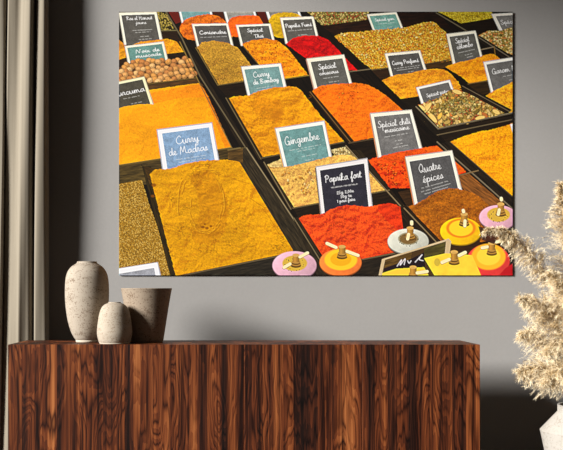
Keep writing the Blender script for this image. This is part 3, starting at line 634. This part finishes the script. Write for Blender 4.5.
    grinder(sh, 408, 241, 20.5, 12.5, (196, 196, 182), ((.5, (150, 140, 110), -2.5), (.42, (120, 92, 50), -2.5)), (410, 232), [(411.5, 222, 411.6, 224), (408.5, 234.5, 407.5, 239)], 63, (60, 50, 40))
    grinder(sh, 498, 217, 19, 12, (212, 160, 176), ((.6, (206, 166, 60), -2.5),), (500.5, 208), [(501, 198.5, 501.2, 200), (499, 210, 498, 214.5)], 65, (60, 30, 60))
    sh.poly([(440, 244), (480, 240), (478, 256), (446, 254)], wood((84, 50, 22), 0, 55))
    grinder(sh, 460.5, 231, 20.5, 13.5, (238, 184, 18), ((.72, (226, 130, 24), -3), (.58, (246, 202, 40), -3)), (464, 218), [(463, 210.5, 463.4, 212), (464.8, 221, 464.6, 226)], 64)
    grinder(sh, 488, 260.5, 21.5, 16.5, (218, 58, 54), ((.8, (250, 176, 40), -4), (.55, (248, 204, 60), -4.5)), (491.5, 247), [(482, 248, 487, 247), (496, 242, 505, 240)], 66)
    sh.poly([(505, 268), (515, 262), (515, 278), (496, 278)], (176, 22, 30)); sh.poly([(478, 226), (500, 232), (494, 244), (482, 240)], wood((72, 36, 40), .4, 3), alpha=.8)
    # black board with chalk letters
    sh.poly([(382, 259), (448.5, 238.5), (451, 241), (446, 278), (378, 278)], (196, 172, 132)); sh.poly([(385, 259.5), (446, 241), (442, 278), (381, 278)], (70, 48, 24))
    sh.poly([(385, 259.5), (412, 251.5), (410, 262), (384, 268)], wood((136, 98, 40), -.3, 57)); sh.poly([(424, 248), (446, 241.5), (444, 252), (424, 258)], wood((112, 100, 44), -.3, 58)); sh.poly([(384, 268), (412, 258), (424, 252), (426, 278), (383, 278)], (30, 18, 26))
    for s in ([(397, 266), (401.5, 259.5), (400, 265), (405, 258.5), (404, 264.5)], [(407.5, 260.5), (409, 263), (411, 260.5)], [(415, 262), (422, 254.5), (419, 259), (423, 260.5)]): sh.line(s, .8, (226, 214, 240), .95, True)
    sh.poly([(424, 258), (446, 253), (472, 255), (482, 278), (436, 278)], lambda X, Y: np.array((244, 204, 58), np.float32)*(1+.12*(fbm(X*.2, Y*.2, 5, 2)-.5))[..., None], curved=False)
    sh.ellipse(437, 262, 3, 4, (170, 150, 60), .6); lathe_knob(sh, 454, 256, 1.05, [(442, 262.5, 449, 259.5), (459, 255.5, 465, 252.5)])
    sh.poly([(382, 273), (396, 268.5), (424, 267), (430, 278), (382, 278)], (240, 196, 60)); lathe_knob(sh, 413, 271, 1.0, [(417, 273, 427, 271.5)])
    a = sh.a; b = np.zeros_like(a); n = 0            # a crisp print
    for dy in range(-5, 6, 2):
        for dx in range(-5, 6, 2):
            if dx*dx+dy*dy < 34: b += np.roll(np.roll(a, dy, 0), dx, 1); n += 1
    return np.clip(a+.75*(a-b/n), 0, 255)
INK_GAIN = .79
# ---------------------------------------------------------------- the room
M_WALL = mat_plaster('grey_plaster', srgb(132, 130, 127.5), srgb(150, 148, 145.5))
M_WALL2 = mat_plaster('side_plaster', srgb(132, 128, 124), srgb(148, 144, 140))
M_FLOOR = mat_plain('dark_oak_floor', srgb(70, 52, 40), .5, .3, .3, 6)
M_CEIL = mat_plaster('ceiling_plaster', srgb(150, 148, 146), srgb(164, 162, 160))
XL, XR, YF, HC = -2.0, 4.2, -6.6, 5.0
def slab(name, lo_, hi_, m): return tag(bevel_box(name, lo_, hi_, m, None, 0), kind='structure')
slab('wall_back', (XL-.2, 0, -.1), (XR+.2, .2, HC+.1), M_WALL)
slab('floor', (XL-.2, YF, -.1), (XR+.2, 0, 0), M_FLOOR)
slab('ceiling', (XL-.2, YF, HC), (XR+.2, 0, HC+.1), M_CEIL)
WY0, WY1, WZ0, WZ1 = -5.8, -.25, .25, 4.25    # unseen tall window opening, its head set to dim the upper back wall
def wall_with_opening(name, x0, x1, m):
    V, F = [], []
    for x in (x0, x1):
        for y, z in ((YF, 0), (0, 0), (0, HC), (YF, HC), (WY0, WZ0), (WY1, WZ0), (WY1, WZ1), (WY0, WZ1)): V.append((x, y, z))
    for k in range(4):
        k2 = (k+1) % 4
        F += [(k, k2, 4+k2, 4+k), (8+k, 12+k, 12+k2, 8+k2), (4+k, 4+k2, 12+k2, 12+k), (k, 8+k, 8+k2, k2)]
    o = link(name, mesh(name, V, F), m); return tag(o, kind='structure')
wall_with_opening('unseen_wall_left', XL-.2, XL, M_WALL2)  # out of view, added so the window head blocks sun higher up
# skirting board along the back wall
tag(bevel_box('baseboard_back', (XL+.002, -.016, .0), (XR, -.0005, .09), M_WALL2, None, .003), kind='structure')

# ---------------------------------------------------------------- linen curtain in deep folds
M_LINEN = mat_linen('natural_linen', srgb(112, 104, 90), srgb(152, 143, 127))
# the fold line seen from above: pixel column at the top of the frame, at its foot, and distance from the wall (m)
D0 = 5.62
FOLD = [(-96, -96, .05), (-92, -93, .10), (-82, -84, .125), (-70, -74, .13), (-66, -69, .06), (-63, -66, .045), (-60, -63, .10), (-52, -57, .130), (-40, -46, .138), (-30, -36, .130), (-28, -33, .05),
        (-25, -30, .045), (-23, -28, .10), (-16, -20, .136), (-6, -11, .146), (2.6, -.8, .150), (5.0, 1.2, .13), (5.0, 1.0, .05), (6.4, 1.6, .032), (8.6, 2.8, .05), (8.2, 2.4, .10), (8.8, 3.0, .124), (11, 5.5, .132), (15, 10, .137), (18.5, 14, .137), (21.5, 17.5, .141), (23.6, 19.6, .151), (26, 22.5, .152), (29, 25.5, .155),
        (32.2, 29.2, .154), (33.6, 30.9, .125), (33.0, 30.2, .045), (34.2, 31.8, .030), (36.4, 34.6, .05), (36.0, 34.4, .110), (36.6, 35.2, .130), (38.5, 37.4, .138), (42, 41.6, .141), (45.4, 45.4, .138), (46.6, 46.8, .105), (45.4, 45.6, .045), (43.5, 43.5, .025)]
def fold_line(t):                              # t: 0 at the top of the frame, 1 at the sideboard's top, beyond it lower down
    pts = [((a+(b-a)*min(max(t, -.6), 1.5)-VX)*D0/FPX, -y*(1+.10*math.sin(3.1*t+i*.7))) for i, (a, b, y) in enumerate(FOLD)]
    return curve_pts([(x, y, 0) for x, y in pts], 6)
cz1, cz0 = 3.6, .015; rows = 60
o_c = empty('curtain', (-1.62, -.1, 0), 'floor-length beige linen curtain hanging in deep folds beside the sideboard', 'curtain')
V, F = [], []
for j in range(rows+1):
    z = cz1+(cz0-cz1)*j/rows; py = VY+(CAM_Z-z)*FPX/D0; t = py/340.0
    for p in fold_line(t): V.append((p.x+1.62, p.y+.1, z))
nc = len(V)//(rows+1)
for j in range(rows):
    for i in range(nc-1): F.append((j*nc+i, j*nc+i+1, (j+1)*nc+i+1, (j+1)*nc+i))
oc = link('cloth', mesh('cloth', V, F), M_LINEN, o_c, True)
sm = oc.modifiers.new('thickness', 'SOLIDIFY'); sm.thickness = .003; sm.offset = -1

# ---------------------------------------------------------------- rosewood sideboard
M_ROSE = mat_rosewood('rosewood_veneer', .51)
DF, DB = 5.0, 5.45
SX0, SX1 = (8-VX)*DF/FPX, (480-VX)*DF/FPX
STOP = CAM_Z-(344.6-VY)*DF/FPX; SF, SB = CAM_Y+DF, CAM_Y+DB
SCX = (SX0+SX1)/2
sb = empty('sideboard', (SCX, (SF+SB)/2, 0), 'long low rosewood sideboard with swirling dark grain carrying three vases', 'sideboard')
hw, hd = (SX1-SX0)/2, (SB-SF)/2
def veneer(name, x0, x1, y0, y1, z0, z1, cuts, seed, bev=.0012, axis='x'):
    """a board whose faces carry vertical veneer strips cut at the given places"""
    bm = bmesh.new(); bmesh.ops.create_cube(bm, size=1)
    for v in bm.verts: v.co = Vector(((x0, x1)[v.co.x > 0], (y0, y1)[v.co.y > 0], (z0, z1)[v.co.z > 0]))
    bmesh.ops.bevel(bm, geom=list(bm.edges), offset=bev, segments=1, affect='EDGES')
    for c in cuts:
        bmesh.ops.bisect_plane(bm, geom=bm.verts[:]+bm.edges[:]+bm.faces[:], plane_co=(c, 0, 0) if axis == 'x' else (0, c, 0), plane_no=(1, 0, 0) if axis == 'x' else (0, 1, 0))
    me = bpy.data.meshes.new(name); bm.to_mesh(me); bm.free()
    rnd = random.Random(seed); offs = [(rnd.uniform(-20, 20), rnd.uniform(-20, 20), rnd.uniform(-20, 20)) for _ in range(len(cuts)+1)]
    at_ = me.attributes.new('strip', 'FLOAT_VECTOR', 'FACE')
    for p in me.polygons:
        q = p.center.x if axis == 'x' else p.center.y
        at_.data[p.index].vector = offs[sum(q > c for c in cuts)]
    return link(name, me, M_ROSE, sb)
px2x = lambda px: (px-VX)*DF/FPX-SCX
th = .022
veneer('carcass', -hw+.0005, hw-.0005, -hd+th+.001, hd, .07, STOP-.0235, [], 3)
veneer('top_panel', -hw, hw, -hd+th+.0005, hd, STOP-.023, STOP, [px2x(p) for p in (70, 126, 190, 244, 300, 362, 420)], 5)
bevel_box('plinth', (-hw+.06, -hd+.06, 0), (hw-.06, hd-.03, .07), mat_plain('plinth_black', srgb(22, 18, 16)), sb, .002)
SEAMS = [8, 125.2, 244, 362, 480]
STRIPS = [[22, 40, 57, 80, 103], [140, 153, 171, 189, 207, 226], [262, 283, 300, 318, 331, 346], [379, 397, 410, 430, 452, 466]]
for k in range(4):
    g = .0008
    veneer('door', px2x(SEAMS[k])+(g if k else 0), px2x(SEAMS[k+1])-(g if k < 3 else 0), -hd, -hd+th, .07, STOP, [px2x(p) for p in STRIPS[k]], 40+k*7)

# ---------------------------------------------------------------- three stoneware vases on the sideboard
def outer(prof_px, base_y, d): return [(r*d/FPX, (base_y-y)*d/FPX) for r, y in prof_px]
def dense(p, n=6):
    c = curve_pts([(r, z, 0) for r, z in p], n); return [(max(q.x, 0), q.y) for q in c]
def vase(name, label, loc, body, foot, wall, mat, mat_foot, seed, inner_floor=.02):
    """body: outer profile from the foot up to the lip; the inside follows at wall thickness"""
    t = empty(name, loc, label, 'vase', 'stoneware vases on the sideboard')
    out_ = dense(body); top = out_[-1]
    ins = [(max(r-wall, .004), z) for r, z in out_ if z > body[0][1]+inner_floor]
    lip = [(top[0]-wall*.15, top[1]+wall*.35), (top[0]-wall*.85, top[1]+wall*.3)]
    prof = [(0, body[0][1])]+out_+lip+ins[::-1]+[(0, ins[0][1])]
    V, F = lathe(prof, 80, .004, seed); link('body', mesh('body', V, F), mat, t, True)
    V, F = lathe([(0, 0)]+foot+[(0, foot[-1][1])], 80); link('foot', mesh('foot', V, F), mat_foot, t, True)
    return t
M_TALL = mat_stoneware('tall_vase_glaze', srgb(150, 139, 124), srgb(170, 159, 144), srgb(100, 80, 60))
M_SMALL = mat_stoneware('small_vase_glaze', srgb(154, 142, 126), srgb(174, 163, 147), srgb(116, 94, 72), 1.2)
M_POT = mat_stoneware('pot_glaze', srgb(132, 117, 100), srgb(154, 139, 121), srgb(90, 68, 50))
M_FOOT = mat_plain('bare_clay', srgb(186, 175, 158), .85, .2, .12, 60)
def on_top(px, d): return Vector(((px-VX)*d/FPX, CAM_Y+d, STOP+.0004))
d = 5.25
vase('tall_vase', 'tallest of the three stoneware vases, rounded shoulders and a narrow short neck', on_top(87, d),
     outer([(11.2, 340), (13.0, 337.6), (16.2, 331), (19.2, 320), (21.2, 306), (21.8, 293), (21.2, 280), (19.2, 272.5), (15.6, 267.4), (12.2, 265.0), (10.2, 263.6), (9.8, 262.4)], 342.5, d),
     outer([(10.6, 342.5), (11.0, 342.0), (11.2, 340.2)], 342.5, d), .006, M_TALL, M_FOOT, 1)
d = 5.10
vase('small_vase', 'smallest of the three stoneware vases, squat and egg shaped, standing in front', on_top(114.6, d),
     outer([(15.3, 342), (16.5, 339), (17.6, 332), (16.7, 322), (15.1, 313), (12.7, 307), (9.4, 304), (7.0, 303.0), (6.4, 302.6), (6.2, 302.2)], 343.3, d),
     outer([(14.6, 343.3), (15.1, 343.0), (15.3, 342.1)], 343.3, d), .005, M_SMALL, M_FOOT, 2)
d = 5.24
vase('tapered_pot', 'wide-mouthed stoneware pot with straight flaring sides, right of the small vase', on_top(146.5, d),
     outer([(16.6, 341.6), (17.2, 339), (19.4, 325), (22.2, 307), (24.6, 293), (25.4, 289.4)], 342.7, d),
     outer([(16.0, 342.7), (16.4, 342.4), (16.6, 341.7)], 342.7, d), .009, M_POT, mat_plain('pot_clay', srgb(150, 132, 112), .85, .2), 3)

# ---------------------------------------------------------------- the canvas print on the wall
DW = -CAM_Y
CTH = .012; dc = DW-CTH; dcf = dc
x0, x1 = (PX0-VX)*dcf/FPX, (PX0+PW-VX)*dcf/FPX
z1, z0 = CAM_Z-(PY0-VY)*dcf/FPX, CAM_Z-(PY0+PH-VY)*dcf/FPX
cv = empty('canvas_print', ((x0+x1)/2, 0, z0), 'large unframed canvas print of market spice trays with name signs, on the grey wall', 'picture')
cx, ch, cw = (x1-x0)/2, z1-z0, x1-x0
bevel_box('stretched_canvas', (-cx, -CTH+.0008, 0), (cx, -.0008, ch), mat_plain('canvas_edge_cloth', srgb(120, 108, 92), .9, .1), cv, .0)
INK = paint_picture()
nx, nz = int(PW*2), int(PH*2)
lin = np.where(INK/255 <= .04045, INK/255/12.92, ((INK/255+.055)/1.055)**2.4).astype(np.float32)
gx = np.linspace(0, 1, nx); gz = np.linspace(0, 1, nz)
q = lin[:lin.shape[0]//2*2, :lin.shape[1]//2*2]; q = q.reshape(q.shape[0]//2, 2, q.shape[1]//2, 2, 3).mean((1, 3))
ii = np.clip((gx*q.shape[1]).astype(int), 0, q.shape[1]-1); jj = np.clip((gz*q.shape[0]).astype(int), 0, q.shape[0]-1)
colr = q[jj][:, ii]
co = np.zeros((nz, nx, 3), np.float32); co[..., 0] = -cx+gx[None, :]*cw; co[..., 1] = -CTH; co[..., 2] = (ch-gz*ch)[:, None]
a = (np.arange(nz-1)[:, None]*nx+np.arange(nx-1)[None, :]).ravel()
loops = np.stack([a, a+nx, a+nx+1, a+1], 1).astype(np.int32)
me = bpy.data.meshes.new('printed_picture'); me.vertices.add(nx*nz); me.vertices.foreach_set('co', co.ravel())
me.loops.add(loops.size); me.loops.foreach_set('vertex_index', loops.ravel())
me.polygons.add(len(loops)); me.polygons.foreach_set('loop_start', np.arange(0, loops.size, 4, dtype=np.int32)); me.polygons.foreach_set('loop_total', np.full(len(loops), 4, np.int32))
ca = me.color_attributes.new('ink', 'FLOAT_COLOR', 'POINT')
ca.data.foreach_set('color', np.concatenate([colr.reshape(-1, 3)*INK_GAIN, np.ones((nx*nz, 1), np.float32)], 1).astype(np.float32).ravel())
me.update(); me.validate()
link('printed_picture', me, mat_ink(), cv)

# ---------------------------------------------------------------- white vase with pampas grass
M_WHITE = mat_stoneware('white_plaster_vase', srgb(150, 145, 137), srgb(168, 163, 155), srgb(132, 124, 114), .7)
dv = 5.0; PXV = 590
pv = Vector(((PXV-VX)*dv/FPX, CAM_Y+dv, 0)); kz = dv/FPX
nz_ = CAM_Z-(405-VY)*kz; sh_ = CAM_Z-(412-VY)*kz; eq = CAM_Z-(431-VY)*kz
fv = empty('floor_vase', pv, 'large angular white vase on the floor holding the pampas grass', 'vase')
prof = [(0, .0005), (.17, .0005), (.178, .008), (48*kz, eq), (31*kz, sh_), (31*kz, nz_), (29*kz, nz_), (29*kz, sh_-.005), (46*kz, eq), (.168, .03), (0, .03)]
V, F = lathe(prof, 64); o = link('body', mesh('body', V, F), M_WHITE, fv, True)
o.data.set_sharp_from_angle(angle=math.radians(22))

M_PLUME = None
def mat_plume():
    N = Nodes('pampas_fluff'); a = N.n('ShaderNodeAttribute', attribute_name='tone')
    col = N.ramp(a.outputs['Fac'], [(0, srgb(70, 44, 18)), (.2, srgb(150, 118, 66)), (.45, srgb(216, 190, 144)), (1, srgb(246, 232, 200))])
    m = N.out(col, .9, .1); return m
M_PLUME = mat_plume(); M_STEM = mat_plain('dry_stem', srgb(176, 150, 98), .7, .2)
def plume(path, length_px, seed, label, fat=1.0, droop=.5):
    """one pampas stem: path of points from the vase to the tip; the last part carries the feathery panicle"""
    rnd = random.Random(seed); base = Vector(path[0])
    pts = curve_pts(path, 12)
    acc = [0]
    for a, b in zip(pts[:-1], pts[1:]): acc.append(acc[-1]+(b-a).length)
    L = acc[-1]; start = L-length_px
    def P(s):
        s = min(max(s, 0), L)
        for i in range(len(acc)-1):
            if acc[i+1] >= s: 
                t = (s-acc[i])/max(acc[i+1]-acc[i], 1e-9); return pts[i].lerp(pts[i+1], t), (pts[i+1]-pts[i]).normalized()
        return pts[-1], (pts[-1]-pts[-2]).normalized()
    t = empty('pampas_plume', base, label, 'pampas grass', 'pampas plumes in the white floor vase')
    V, F = tube([p-base for p in pts], .0032, .0012, 6); link('stem', mesh('stem', V, F), M_STEM, t, True)
    V, F, T = [], [], []
    def hair(p, dr, ln, w, t0, t1):
        d1 = dr.normalized(); sag = Vector((0, 0, -1))*ln*.22
        sd = d1.cross(Vector((rnd.uniform(-1, 1), rnd.uniform(-1, 1), rnd.uniform(-1, 1)))).normalized()*w
        m = p+d1*ln*.55+sag*.3; e = p+d1*ln+sag; b = len(V)
        V.extend([p-sd, p+sd, m-sd*.8, m+sd*.8, e]); F.append((b, b+1, b+3, b+2)); F.append((b+2, b+3, b+4)); T.extend([t0, t0, (t0+t1)/2, (t0+t1)/2, t1])
    nb = int(length_px*620)
    for k in range(nb):
        u = (k+rnd.random())/nb; s = start+u*length_px; p, tg = P(s)
        env = math.sin(math.pi*min(1, .12+u*.94)**.75)**.7 if u < .97 else .25
        R = .125*fat*max(env, .18)
        ax = tg.orthogonal().normalized(); ax = Quaternion(tg, rnd.uniform(0, 6.283)) @ ax
        dr = (ax*.9+tg*rnd.uniform(.5, 1.2)+Vector((0, 0, -1))*droop*rnd.uniform(.1, .7)).normalized()
        ln = R*rnd.uniform(.75, 1.35); n = 34; clump = rnd.random(); end = p+dr*ln
        for q in range(n):
            f = (q+rnd.random())/n; c = p.lerp(end, f)+Vector((0, 0, -1))*ln*.25*f*f
            hd_ = (dr*rnd.uniform(.5, 1.1)+Vector((rnd.gauss(0, .5), rnd.gauss(0, .5), rnd.gauss(-.12, .5)))).normalized()
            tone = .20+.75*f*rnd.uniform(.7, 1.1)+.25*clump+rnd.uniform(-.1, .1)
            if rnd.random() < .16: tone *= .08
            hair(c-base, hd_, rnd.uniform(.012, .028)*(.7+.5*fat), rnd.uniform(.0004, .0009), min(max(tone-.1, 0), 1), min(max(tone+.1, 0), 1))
    me = mesh('feathery_head', V, F)
    at_ = me.attributes.new('tone', 'FLOAT', 'POINT'); at_.data.foreach_set('value', np.array(T, np.float32))
    link('feathery_head', me, M_PLUME, t)
    return t
def pp(px, py, dy): 
    return at(px, py, dv+dy)
neck = lambda a, b: Vector((pv.x+a, pv.y+b, nz_-.10))
PL = [  # path after the neck as (pixel column, pixel row, distance behind the vase axis), head length (m), label, fatness
 ((-.06, .02), [(578, 360, .02), (566, 318, .03), (548, 278, .0), (525, 247, -.05), (504, 232, -.08), (486, 229, -.10)], .50, 'pampas plume arching farthest left, its thin tip lying over the canvas corner', .62),
 ((.00, .05), [(582, 340, .10), (572, 280, .12), (564, 225, .12), (561, 184, .12)], .64, 'upright pampas plume rising tallest at the right edge of the frame', 1.1),
 ((-.08, -.03), [(576, 362, -.05), (562, 330, -.08), (545, 305, -.10), (521, 299, -.12)], .36, 'pampas plume drooping left just below the arching one', 1.0),
 ((-.09, .02), [(572, 374, .03), (556, 350, .03), (540, 336, .0), (521, 333, -.03)], .34, 'pampas plume drooping left in the middle of the bunch', .98),
 ((-.10, -.05), [(572, 388, -.08), (556, 374, -.12), (540, 368, -.14), (520, 372, -.16)], .33, 'lowest pampas plume, hanging left over the rim of the white vase', 1.0),
 ((-.04, -.08), [(582, 376, -.12), (570, 368, -.18), (556, 372, -.22), (545, 382, -.24)], .30, 'pampas plume hanging in front of the white vase neck', .98),
 ((.0, -.08), [(584, 350, -.10), (574, 310, -.14), (562, 285, -.16), (550, 272, -.16)], .36, 'pampas plume leaning left in front of the tall upright one', .98),
 ((.03, .03), [(592, 345, .05), (584, 310, .06), (568, 300, .04), (552, 310, .02), (540, 320, .0)], .36, 'pampas plume curling over behind the middle of the bunch', .95),
 ((-.02, .0), [(582, 380, .0), (572, 350, -.02), (560, 340, -.05), (546, 352, -.08)], .34, 'short pampas plume deep in the middle of the bunch', .95),
 ((.06, .06), [(604, 340, .14), (600, 290, .16), (588, 240, .18), (577, 210, .18)], .55, 'pampas plume standing just right of the tallest one', 1.0),
 ((.04, -.06), [(594, 350, -.10), (588, 310, -.14), (576, 288, -.18), (566, 300, -.2)], .36, 'pampas plume nodding over the front of the bunch', .9),
]
for i, (nk, path, ln, lab, fat) in enumerate(PL):
    plume([neck(*nk)]+[pp(*p) for p in path], ln, 100+i, lab, fat)
